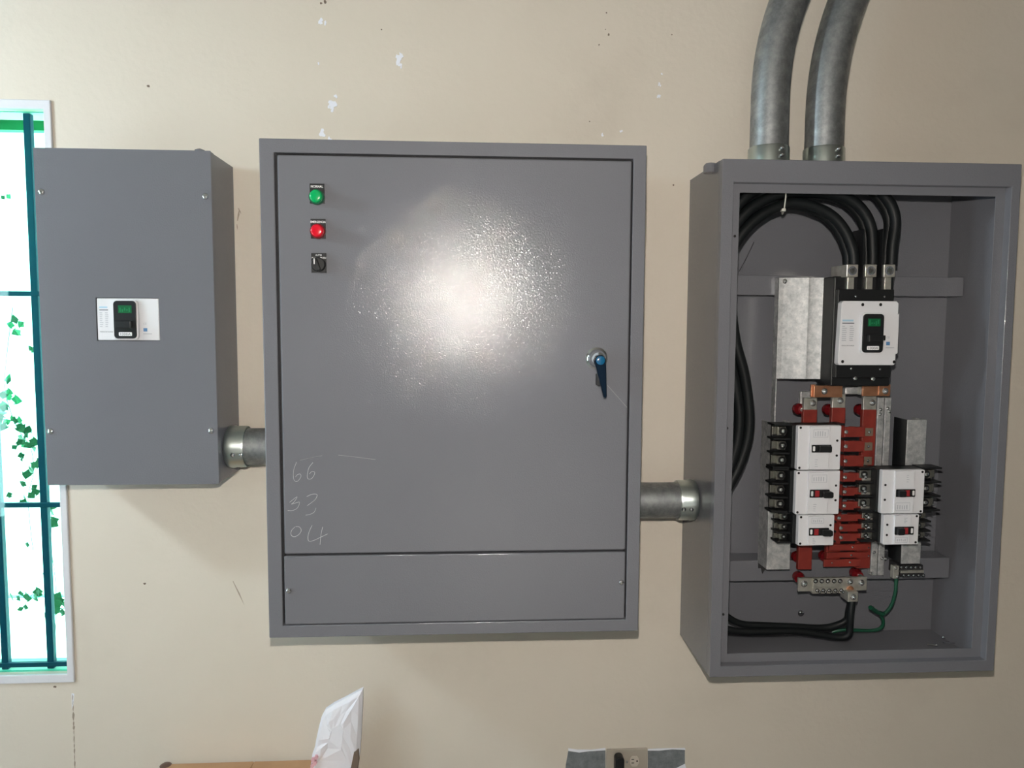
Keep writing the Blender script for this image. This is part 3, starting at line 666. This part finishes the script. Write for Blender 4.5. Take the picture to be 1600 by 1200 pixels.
MB().dbox(X(1321, 604, .10), X(1346, 604, .10), .085, .10, Z(1333, 616, .10), Z(1333, 604, .10)).build('cross_bar', 'galv', cs, .002)
# red standoff insulators
for u, v, dd, lab in ((1243, 640, .10, 'beside the top of the leftmost busbar'), (1290, 641, .10, 'between the tops of the left and middle busbars'), (1340, 641, .10, 'beside the top of the rightmost busbar'), (1241, 873, .10, 'at the foot of the leftmost busbar'), (1284, 872, .10, 'between the feet of the left and middle busbars'), (1243, 905, .10, 'behind the left end of the neutral bar'), (1333, 899, .10, 'behind the right end of the neutral bar')):
    p = P(u + 9, v, dd)
    root = thing('standoff_insulator', (p.x, -.07, p.z), 'dark red standoff insulator ' + lab, 'insulator')
    MB().lathe((p.x, -dr, p.z), (0, -1, 0), [(0, .010), (.004, .0125), (.010, .0145), (.016, .0125), (.022, .0145), (.028, .012), (.034, .010)], 20).build('insulator_body', 'red_ins', root, smooth=True)
    MB().lathe((p.x, -dr - .034, p.z), (0, -1, 0), [(0, .006), (.004, .006)], 10).build('insert', 'steel', root, smooth=True)

# ------------------------------------------------------------------ branch breakers
def branch(name, cu0, cu1, cv0, cv1, side, label, big, toggle):
    """side=+1: outer terminals on the left, busbar end on the right; -1 mirrored"""
    d0, d1 = .13, .20
    x0, x1 = X(cu0, (cv0 + cv1) / 2, d1), X(cu1, (cv0 + cv1) / 2, d1); z1, z0 = Z((cu0 + cu1) / 2, cv0, d1), Z((cu0 + cu1) / 2, cv1, d1)
    g_ = .0006; z0 += g_; z1 -= g_; w = x1 - x0; h = z1 - z0
    root = thing(name, ((x0 + x1) / 2, -d0, z0), label, 'circuit breaker')
    fx = (lambda t: x0 + t) if side > 0 else (lambda t: x1 - t)       # distance from the outer edge of the cover
    def B(a, b_, dd0, dd1, za, zb): return MB().dbox(fx(a), fx(b_), dd0, dd1, za, zb)
    le = .040 if big else .036; ri = .010 if big else .008
    if side < 0: le = .050 if big else .042; ri = .030 if big else .028
    B(-.008, w + .005, d0, .182, z0 + .001, z1 - .001).build('base', 'black', root, .0015)
    B(-le, w + ri, d0, .142, z0 + .001, z1 - .001).build('terminal_tray', 'black', root, .001)
    cvr = MB().dprism(rr(x0, x1, z0, z1, .003), .182, d1 - .0045).build('cover', 'white', root, .001)
    a, b_ = (w * .26, w * .72); 
    MB().dprism(rr(fx(a), fx(b_), z0 + .0015, z1 - .0015, .001), d1 - .0045, d1).build('raised_face', 'white', cvr, .0012)
    ph = h / 3
    for k in range(4):
        zz = z0 + .001 + k * (h - .002) / 3
        B(-le - (.008 if big else .004), -.008, d0, .172, zz - .002, zz + .002).build('barrier', 'black', root)
        B(w + .005, w + ri + .012, d0, .168, zz - .002, zz + .002).build('barrier', 'black', root)
    for k in range(3):
        zc = z0 + ph * (k + .5)
        o = B(-le * .84, -le * .34, .142, .160, zc - ph * .3, zc + ph * .3).build('terminal', 'term', root, .001)
        screw('terminal_screw', (fx(-le * .52), -.160, zc), ph * .2, o, 'chrome', ring=True)
        o2 = B(-le - .004, -le * .84, .142, .150, zc - ph * .28, zc + ph * .28).build('terminal_clip', 'term', root, .001)
        o = B(w + .005, w + ri + .004, .142, .156, zc - ph * .28, zc + ph * .28).build('terminal', 'term', root, .001)
        screw('terminal_screw', (fx(w + ri * .75), -.156, zc), ph * .17, o, 'chrome', ring=True)
    # toggle
    tu0, tu1, tv0, tv1, hand = toggle
    tx0, tx1 = X(tu0, tv0, d1), X(tu1, tv0, d1); tz1, tz0 = Z(tu0, tv0, d1), Z(tu0, tv1, d1)
    sl = MB().dprism(rr(tx0, tx1, tz0, tz1, .0015), d1, d1 + .0016).build('toggle_slot', 'black', root, .0005)
    tw = tx1 - tx0; th = tz1 - tz0
    if side > 0: m0, m1 = tx0 + tw * .05, tx0 + tw * .16
    else: m0, m1 = tx1 - tw * .16, tx1 - tw * .05
    MB().dprism(rr(m0, m1, tz0 + th * .18, tz1 - th * .18, tw * .04), d1 + .0016, d1 + .0022).build('on_mark', 'white_print', sl)
    if hand != 'off':
        r0 = tx0 + tw * (.25 if side > 0 else .47); MB().dbox(r0, r0 + tw * .22, d1 + .0016, d1 + .0026, tz0 + th * .12, tz1 - th * .12).build('red_flag', 'red_print', sl)
    if hand == 'right':
        MB().dprism(rr(tx0 + tw * .58, tx1 + tw * .10, tz0 + th * .06, tz1 - th * .2, th * .2), d1 + .0016, d1 + .013).build('handle', 'black', root, .001)
    elif hand == 'left':
        MB().dprism(rr(tx0 + tw * .06, tx0 + tw * .42, tz0 + th * .1, tz1 - th * .1, th * .15), d1 + .0016, d1 + .012).build('handle', 'black', root, .001)
    else:
        MB().dprism(rr(tx0 + tw * .3, tx1 - tw * .06, tz0 + th * .1, tz1 - th * .1, th * .15), d1 + .0016, d1 + .012).build('handle', 'black', root, .001)
    hr = .0028
    for a, zz in ((.006, z1 - .005), (.006, z0 + .005), (w - .009, z0 + h * .32), (w - .009, z0 + h * .66)):
        MB().dprism(rr(fx(a) - hr, fx(a) + hr, zz - hr, zz + hr, hr * .95), d1 - .0045, d1 - .0041).build('screw_hole', 'hole', root)
    # printed frame and lines
    s_ = 1 if side > 0 else -1
    c0, c1_ = fx(w * .34), fx(w * .68); c0, c1_ = min(c0, c1_), max(c0, c1_)
    zz1, zz0 = (z1 - h * .08, z1 - h * .26) if side > 0 else (z0 + h * .26, z0 + h * .08)
    pr = MB().frame(c0, c1_, zz0, zz1, c0 + .0008, c1_ - .0008, zz0 + .0008, zz1 - .0008, d1, d1 + .0002)
    for k in range(5): pr.dbox(c0 + .004 + k * (c1_ - c0) * .16, c0 + .004 + k * (c1_ - c0) * .16 + .002, d1, d1 + .0002, zz0 + .003, zz1 - .004 - random.random() * .003)
    pr.build('print', 'grey_print', root)
    zq = z0 + h * .08 if side > 0 else z1 - h * .12
    pq = MB()
    for k in range(4): pq.dbox(fx(w * .42) - .003, fx(w * .42) + random.uniform(.001, .005), d1, d1 + .0002, zq + s_ * k * h * .05, zq + s_ * k * h * .05 + .0012)
    pq.build('print', 'grey_print', root)
    return root
LBR = [branch('circuit_breaker', 1247.5, 1315, 665, 735, 1, 'upper wide white breaker of the left column, no red on its switch', True, (1268.5, 1298.5, 695, 707, 'off')),
       branch('circuit_breaker', 1244.5, 1313, 736, 804.5, 1, 'middle wide white breaker of the left column with a red switch flag', True, (1265.5, 1296, 765, 777.5, 'right')),
       branch('circuit_breaker', 1248.5, 1304.5, 805, 853.5, 1, 'small white breaker at the foot of the left column', False, (1264, 1295, 825, 837, 'right')),
       branch('circuit_breaker', 1379, 1445.5, 734.5, 803.5, -1, 'wide white breaker at the top of the right column', True, (1400, 1430, 764.5, 776.5, 'left')),
       branch('circuit_breaker', 1382, 1437, 804, 852, -1, 'small white breaker at the foot of the right column', False, (1398, 1427.5, 823, 835.5, 'left'))]

# ------------------------------------------------------------------ red branch straps between the columns
sdp = .150
def strap(va, vb, ua, ub, lab, tinned=False, big=True):
    xa, xb_ = X(ua, va, sdp), X(ub, va, sdp); z1, z0 = Z(ua, va, sdp), Z(ua, vb, sdp)
    root = thing('branch_strap', (xa, -sdp, z0), lab, 'busbar strap', 'red branch straps between the breaker columns')
    MB().dbox(xa, xb_, sdp - .004, sdp, z0, z1).build('red_sleeve', 'red', root, .0012)
    MB().dbox(xa + (xb_ - xa) * .55, xa + (xb_ - xa) * .85, .1195, sdp - .004, z0 + .003, z1 - .003).build('post', 'red', root)
    hexbolt('bolt', P(ua + 2, (va + vb) / 2, sdp), .004, root)
    if tinned:
        x2 = X(1372 if big else 1376, va, sdp + .004)
        MB().dprism([(xb_ - .004, z0 + .002), (x2, z0 - .003), (x2, z1 - .004), (xb_ - .004, z1 - .001)], sdp - .003, sdp + .004).build('tinned_end', 'tin', root, .001)
        hexbolt('bolt', P(ub + 3, (va + vb) / 2 - 1, sdp + .004), .0048, root)
ords = ('uppermost', 'second', 'third', 'fourth', 'fifth', 'sixth', 'seventh', 'eighth', 'ninth')
rows = [(667, 683, 1320, 1350, 0, 1), (689, 706, 1319.5, 1350, 0, 1), (712, 729, 1319, 1350, 0, 1), (739, 753, 1318, 1349, 1, 1), (762, 775, 1317.5, 1348, 1, 1), (784, 797, 1317, 1347, 1, 1),
        (804, 815, 1309, 1354, 1, 0), (819, 831, 1312, 1354, 1, 0), (834, 846, 1312, 1353, 1, 0)]
for k, (va, vb, ua, ub, tn, bg) in enumerate(rows):
    strap(va, vb, ua, ub, ords[k] + ' red strap from the top between the breaker columns' + (', with tinned end' if tn else ''), tn, bg)
for k, (va, vb, ua, ub) in enumerate(((851, 861, 1296, 1360), (863.5, 872, 1292, 1360), (874.5, 886, 1288, 1345))):
    xa, xb_ = X(ua, va, .13), X(ub, va, .13); z1, z0 = Z(ua, va, .13), Z(ua, vb, .13)
    root = thing('branch_strap', (xa, -.13, z0), ('upper', 'middle', 'lowest')[k] + ' of the three spare red straps below the breakers', 'busbar strap', 'spare red straps below the breakers')
    MB().dbox(xa, xb_, .1225, .13, z0, z1).build('red_sleeve', 'red', root, .0012)
    screw('bolt', P(1332 - 2 * k, va + 4, .13), .0028, root); screw('bolt', P(1357 if k < 2 else 1300, va + 5, .13), .0022, root)
# ------------------------------------------------------------------ neutral bar and ground bar
dd = .118
nb = thing('neutral_bar', P(1300, 923, .07), 'tinned neutral bar with two rows of screws at the bottom of the open panel', 'terminal bar')
xa, xb_ = X(1248, 903, dd), X(1355, 901, dd); z1, z0 = Z(1300, 902.5, dd), Z(1300, 923.5, dd)
MB().dbox(xa, xb_, dd - .008, dd, z0, z1).build('bar', 'tin', nb, .001)
xa2, xb2 = X(1271, 903, dd + .006), X(1317, 903, dd + .006)
blk = MB().dbox(xa2, xb2, dd, dd + .006, z0 + .011, z1 + .001).dprism([(xa2, z0 - .005), (xb2, z0 - .005), (xb2, z0 + .011), (xa2, z0 + .011)], dd - .02, dd + .004).build('screw_block', 'tin', nb, .0012)
for k in range(5):
    screw('clamp_screw', P(1274.5 + k * 9.6, 908, dd + .006), .0042, nb, 'chrome', ring=True)
    screw('clamp_screw', P(1277 + k * 9.4, 922.5, dd + .004), .0036, nb, 'chrome', ring=True); screw('clamp_screw', P(1281 + k * 9.2, 925, dd + .004), .0026, nb, 'chrome', ring=True)
hexbolt('bolt', P(1256.5, 912, dd), .0068, nb); hexbolt('bolt', P(1345.5, 910.5, dd), .0068, nb); hexbolt('bolt', P(1328, 908.5, dd), .0062, nb)
q = P(1328, 920, dd); MB().lathe((q.x, -dd, q.z), (0, -1, 0), [(0, .008), (.004, .008)], 14).build('copper_end', 'copper', nb, smooth=True)
q = P(1333, 933, dd + .02)
MB().dbox(q.x - .013, q.x + .013, dd - .02, dd + .02, q.z - .0125, q.z + .0135).build('lug', 'tin', nb, .0015)
hexbolt('lug_screw', P(1333, 932.5, dd + .02), .0065, nb, 'chrome')
dg = .125
gb = thing('ground_bar', P(1420, 900, .07), 'ground terminal bar with two rows of screws under the right bracket', 'terminal bar')
xa, xb_ = X(1408, 886, dg), X(1444, 888, dg); z1, z0 = Z(1425, 884, dg), Z(1425, 901, dg)
MB().dbox(xa, xb_, dr, dg - .004, z0, z1).build('bar', 'dark_steel', gb, .001)
MB().dbox(xa, xb_, dg - .02, dg, z0 + .009, z0 + .016).build('ridge', 'tin', gb, .001)
q = P(1400, 894, dg); MB().dbox(q.x - .007, q.x + .008, dg - .014, dg, q.z - .017, q.z + .016).build('lug', 'tin', gb, .0012)
for u, v in ((1400, 887.5), (1402.5, 901)): screw('lug_screw', P(u, v, dg), .0042, gb)
for k in range(5):
    screw('clamp_screw', P(1408.5 + k * 7.4, 886.5, dg - .002), .0032, gb, 'chrome', ring=True); screw('clamp_screw', P(1412.5 + k * 7.6, 899, dg - .002), .0032, gb, 'chrome', ring=True)

# ------------------------------------------------------------------ cables
def cable(pts, r, label, group, material='cable', n=12, name='cable', cat='cable'):
    pw = [P(*p) for p in pts]
    o = MB().tube([p for p in pw], r, n, 7).build(name, material, None, smooth=True)
    return tag(o, label, cat, group)
def lerp(a, b_, t): return a + (b_ - a) * t
whichc = ('rear cable of the left lug', 'front cable of the left lug', 'rear cable of the middle lug', 'front cable of the middle lug', 'rear cable of the right lug', 'front cable of the right lug')
for i in range(6):
    t_ = (i // 2) / 2; u = (1332, 1361, 1390)[i // 2]; dep = .167 if i % 2 else .1405
    path = [(u, 416), (u - 2 + 4 * t_, lerp(392, 385, t_)), (lerp(1318, 1396, t_), lerp(362, 340, t_)), (lerp(1298, 1378, t_), lerp(338, 305, t_)),
            (lerp(1268, 1345, t_), lerp(323, 286, t_)), (lerp(1244, 1285, t_), lerp(318, 282, t_)), (1224, lerp(320, 284, t_)),
            (1190, lerp(336, 293, t_)), (1158, lerp(366, 314, t_)), (lerp(1128, 1124, t_), lerp(420, 370, t_)), (lerp(1116, 1140, t_), 470),
            (lerp(1122, 1150, t_), lerp(545, 535, t_)), (lerp(1134, 1164, t_), lerp(610, 590, t_)), (lerp(1140, 1171, t_), 655), (lerp(1134, 1163, t_), 705), (lerp(1124, 1140, t_), lerp(738, 757, t_)), (1103, lerp(764, 802, t_))]
    dl_ = .160 if i % 2 else .120                      # depth seen in the photograph, eased into the conduit
    pw = []
    for k, (uu, vv) in enumerate(path):
        q = P(uu, vv, .16); f = min(1, max(0, (k - 8) / 8)); yy = -(dep * (1 - f) + (.114 if i % 2 else .087) * f)
        pw.append(Vector((q.x, yy, q.z)) if k < 9 else Vector((P(uu, vv, -yy).x, yy, P(uu, vv, -yy).z)))
    tag(MB().tube(pw, .0125, 14, 7).build('cable', 'cable', None, smooth=True), 'thick black supply cable, ' + whichc[i] + ' of the main breaker', 'cable', 'black supply cables in the open panel')
ct = thing('cable_tie', P(1225, 315, .16), 'pale nylon tie around the black cable bundle', 'cable tie')
tl = [P(1223, 272, .168), P(1226, 280, .181), P(1228, 300, .182), P(1226, 322, .181), P(1224, 331, .165), P(1222, 334, .14), P(1221, 322, .125), P(1221, 290, .125), P(1222, 273, .14), P(1223, 272, .168)]
MB().tube(tl, .0018, 6, 4).build('strap', 'nylon', ct, smooth=True)
q = P(1224, 328, .176); MB().dbox(q.x - .005, q.x + .004, .170, .182, q.z - .004, q.z + .003).build('tie_head', 'nylon', ct, .001)
cable([(1330, 936, .115), (1326, 955, .115), (1323, 968, .11), (1310, 976, .105), (1285, 981, .10), (1240, 979, .10), (1190, 977, .10), (1160, 975, .10), (1140, 966, .10), (1118, 948, .10)], .0085, 'upper black cable bending left from the neutral bar lug', 'black neutral cables')
cable([(1332, 936, .125), (1329, 960, .13), (1328, 980, .13), (1325, 992, .13), (1312, 996, .125), (1285, 992, .12), (1240, 986, .115), (1190, 987, .115), (1150, 986, .115), (1116, 976, .11)], .0085, 'lower black cable bending left from the neutral bar lug', 'black neutral cables')
cable([(1401, 900, .10), (1400, 912, .10), (1399, 925, .10), (1393, 945, .095), (1384, 957, .09), (1377, 961, .088), (1380, 970, .085), (1378, 979, .08), (1368, 984.5, .075), (1345, 985, .07), (1320, 984, .07), (1300, 987, .06)], .0043, 'green ground wire curling down from the ground bar', None, 'green_wire', 10, 'ground_wire', 'wire')
gw = cable([(1380, 960, .094), (1372, 957, .098), (1366, 953, .104), (1360, 949, .11)], .0056, 'short green wire stub beside the ground wire', None, 'green_wire', 10, 'ground_wire', 'wire')

# loose hardware lying at the bottom right of the open panel
zf = rz0 + t + .002
zf = rz0 + .004
for k, (u, v, dx, dy, lab) in enumerate(((1476, 1006, .03, -.004, 'long bright screw lying'), (1462, 1010, -.02, .006, 'short screw lying nearest the corner'), (1474, 998, .018, .016, 'thin screw lying behind the others'))):
    p = P(u, v, .10); yk = -(DIST - (EYE - zf) / ((EYE - p.z) / (DIST - .10)))
    yk = max(min(yk, -.03), -.20)
    f = (DIST + yk) / (DIST - .10); base = Vector((p.x * f, yk, zf + .003))
    s_ = thing('loose_screw', base, lab + ' on the floor of the open panel', 'screw')
    e = base + Vector((dx, dy, .0))
    MB().tube([base, e], .0022, 8, 1).build('shank', 'steel', s_, smooth=True)
    MB().lathe(base, base - e, [(0, .0045), (.003, .0045), (.004, .003)], 10).build('screw_head', 'steel', s_, smooth=True)

# ------------------------------------------------------------------ lower edge: carton, paper packet, outlet
ca = thing('carton', (P(370, 1195).x, -.2, 0), 'brown cardboard carton top at the bottom edge', 'box')
bx_a, bx_b = X(256, 1198, 0), X(540, 1189, 0); zc = Z(480, 1189, .01)
MB().box(bx_a, bx_b, -.33, -.008, 0, zc).build('carton_body', 'cardboard', ca, .002)
MB().box(bx_a + .01, (bx_a + bx_b) / 2 - .001, -.329, -.01, zc, zc + .003).build('flap', 'cardboard', ca, .001)
MB().box((bx_a + bx_b) / 2 + .001, bx_b - .002, -.329, -.01, zc, zc + .003).build('flap', 'cardboard', ca, .001)
MB().lathe(P(259, 1197, .015) - Vector((0, 0, .004)), (0, 0, 1), [(0, .014), (.006, .015), (.010, .009)], 12).build('tape_wad', 'tape', ca, smooth=True)
dp = .05
pp = thing('paper_packet', (P(530, 1200, dp).x, -dp, zc + .003), 'crumpled white paper packet leaning on the wall above the carton', 'packet')
outl = [(567, 1077), (552, 1085), (537, 1093), (521, 1101), (508, 1110), (502, 1121), (498, 1137), (494, 1155), (492, 1167), (488, 1178), (485, 1200), (483, 1212), (555, 1212), (558, 1200), (562, 1178), (564, 1150), (566, 1110)]
op_ = [P(u, v, dp) for u, v in outl]
bm = bmesh.new()
cx_, cz_ = sum(p.x for p in op_) / len(op_), sum(p.z for p in op_) / len(op_)
rings = []
for s_, dd_ in ((1.0, -.004), (1.0, .008), (.86, .017), (.6, .021), (.3, .022)):
    ring = []
    for p in op_:
        jit = random.uniform(-.0028, .0028) if s_ < 1 else 0
        ring.append(bm.verts.new((cx_ + (p.x - cx_) * s_, -dp - dd_ - jit + .010, cz_ + (p.z - cz_) * s_)))
    rings.append(ring)
n_ = len(op_)
for a_, c_ in zip(rings[:-1], rings[1:]):
    for i in range(n_): bm.faces.new((a_[i], a_[(i + 1) % n_], c_[(i + 1) % n_], c_[i]))
bm.faces.new(rings[-1]); bm.faces.new(list(reversed(rings[0])))
bmesh.ops.recalc_face_normals(bm, faces=bm.faces)
me = bpy.data.meshes.new('sheet'); bm.to_mesh(me); bm.free(); me.materials.append(M['paper'])
for v in me.vertices: v.co = v.co - pp.location
so = bpy.data.objects.new('wrapper', me); COL.objects.link(so); so.parent = pp
fo = [P(u, v, dp + .013) for u, v in ((545, 1212), (549, 1196), (553, 1176), (560, 1172), (561, 1188), (557, 1212))]
MB().dprism([(p.x, p.z) for p in fo], dp + .004, dp + .014).build('open_fold', 'dirt', pp, .001)
for u, v in ((489, 1188), (492, 1193), (488, 1197), (494, 1184)):
    MB().dprism([(x_ , z_) for x_, z_ in ((P(u, v, .065).x + .005 * math.cos(a_), P(u, v, .065).z + .006 * math.sin(a_)) for a_ in (0, 1, 2, 3, 4, 5))], .058, .066).build('pink_print', 'pink_print', pp)
def wpoly(pts, d0, d1): return MB().dprism([(P(u, v).x, P(u, v).z) for u, v in pts], d0, d1)
ou = thing('wall_outlet', P(978, 1210), 'beige duplex outlet between two grey cement patches', 'outlet')
xa, xb_ = X(947, 1175), X(1011, 1175); z1 = Z(978, 1168.5); z0 = z1 - .072
plt = MB().dprism(rr(xa, xb_, z0, z1, .003), 0, .006).build('cover_plate', 'plate', ou, .002)
MB().lathe(((xa + xb_) / 2, -.006, z1 - .036), (0, -1, 0), [(0, .0035), (.001, .003)], 10).build('plate_screw', 'steel', ou)
for cu in (967, 991):
    q = P(cu, 1189, .006)
    rc = MB().dprism([(q.x + .0125 * math.cos(a_) , q.z + max(-.0145, min(.0145, .0165 * math.sin(a_)))) for a_ in [2 * math.pi * i / 24 for i in range(24)]], .006, .0085).build('receptacle', 'ivory', ou, .0008)
    if cu == 991:
        for zz in (.006, -.004): MB().dbox(q.x - .008, q.x - .001, .0085, .0088, q.z + zz - .001, q.z + zz + .0012).build('slot', 'hole', rc)
        MB().dprism(rr(q.x + .005, q.x + .0095, q.z - .0015, q.z + .003, .002), .0085, .0088).build('slot', 'hole', rc)
pg = thing('power_plug', P(967, 1195, .01), 'black power plug in the left socket of the outlet', 'plug')
q = P(967, 1191, .02)
MB().dprism(rr(q.x - .012, q.x + .0125, q.z - .03, q.z + .022, .0115, 6), .0086, .035).build('plug_body', 'black', pg, .004, 3)
MB().tube([(q.x, -.022, q.z - .028), (q.x - .004, -.03, q.z - .10), (q.x - .02, -.05, q.z - .2), (q.x - .03, -.06, .02)], .004, 10, 5).build('power_cord', 'cable', pg, smooth=True)
for pts in ([(888, 1173), (905, 1175), (920, 1173), (946, 1172), (946, 1222), (882, 1222), (884, 1195)], [(1012, 1172), (1030, 1172), (1050, 1170), (1070, 1171), (1070, 1193), (1062, 1199), (1055, 1222), (1012, 1222)]):
    wpoly(pts, 0, .0008).build('cement_patch', 'cement', wall)
for pts in ([(888, 1169), (902, 1171), (925, 1171), (946, 1168.5), (946, 1172), (920, 1173.5), (905, 1175.5), (888, 1173)], [(1012, 1170), (1035, 1169), (1070, 1168.5), (1071, 1171.5), (1050, 1170.5), (1030, 1172.5), (1012, 1172.5)], [(1070, 1193), (1072, 1200), (1060, 1205), (1056, 1200)]):
    wpoly(pts, 0, .0012).build('plaster_edge', 'chip', wall)
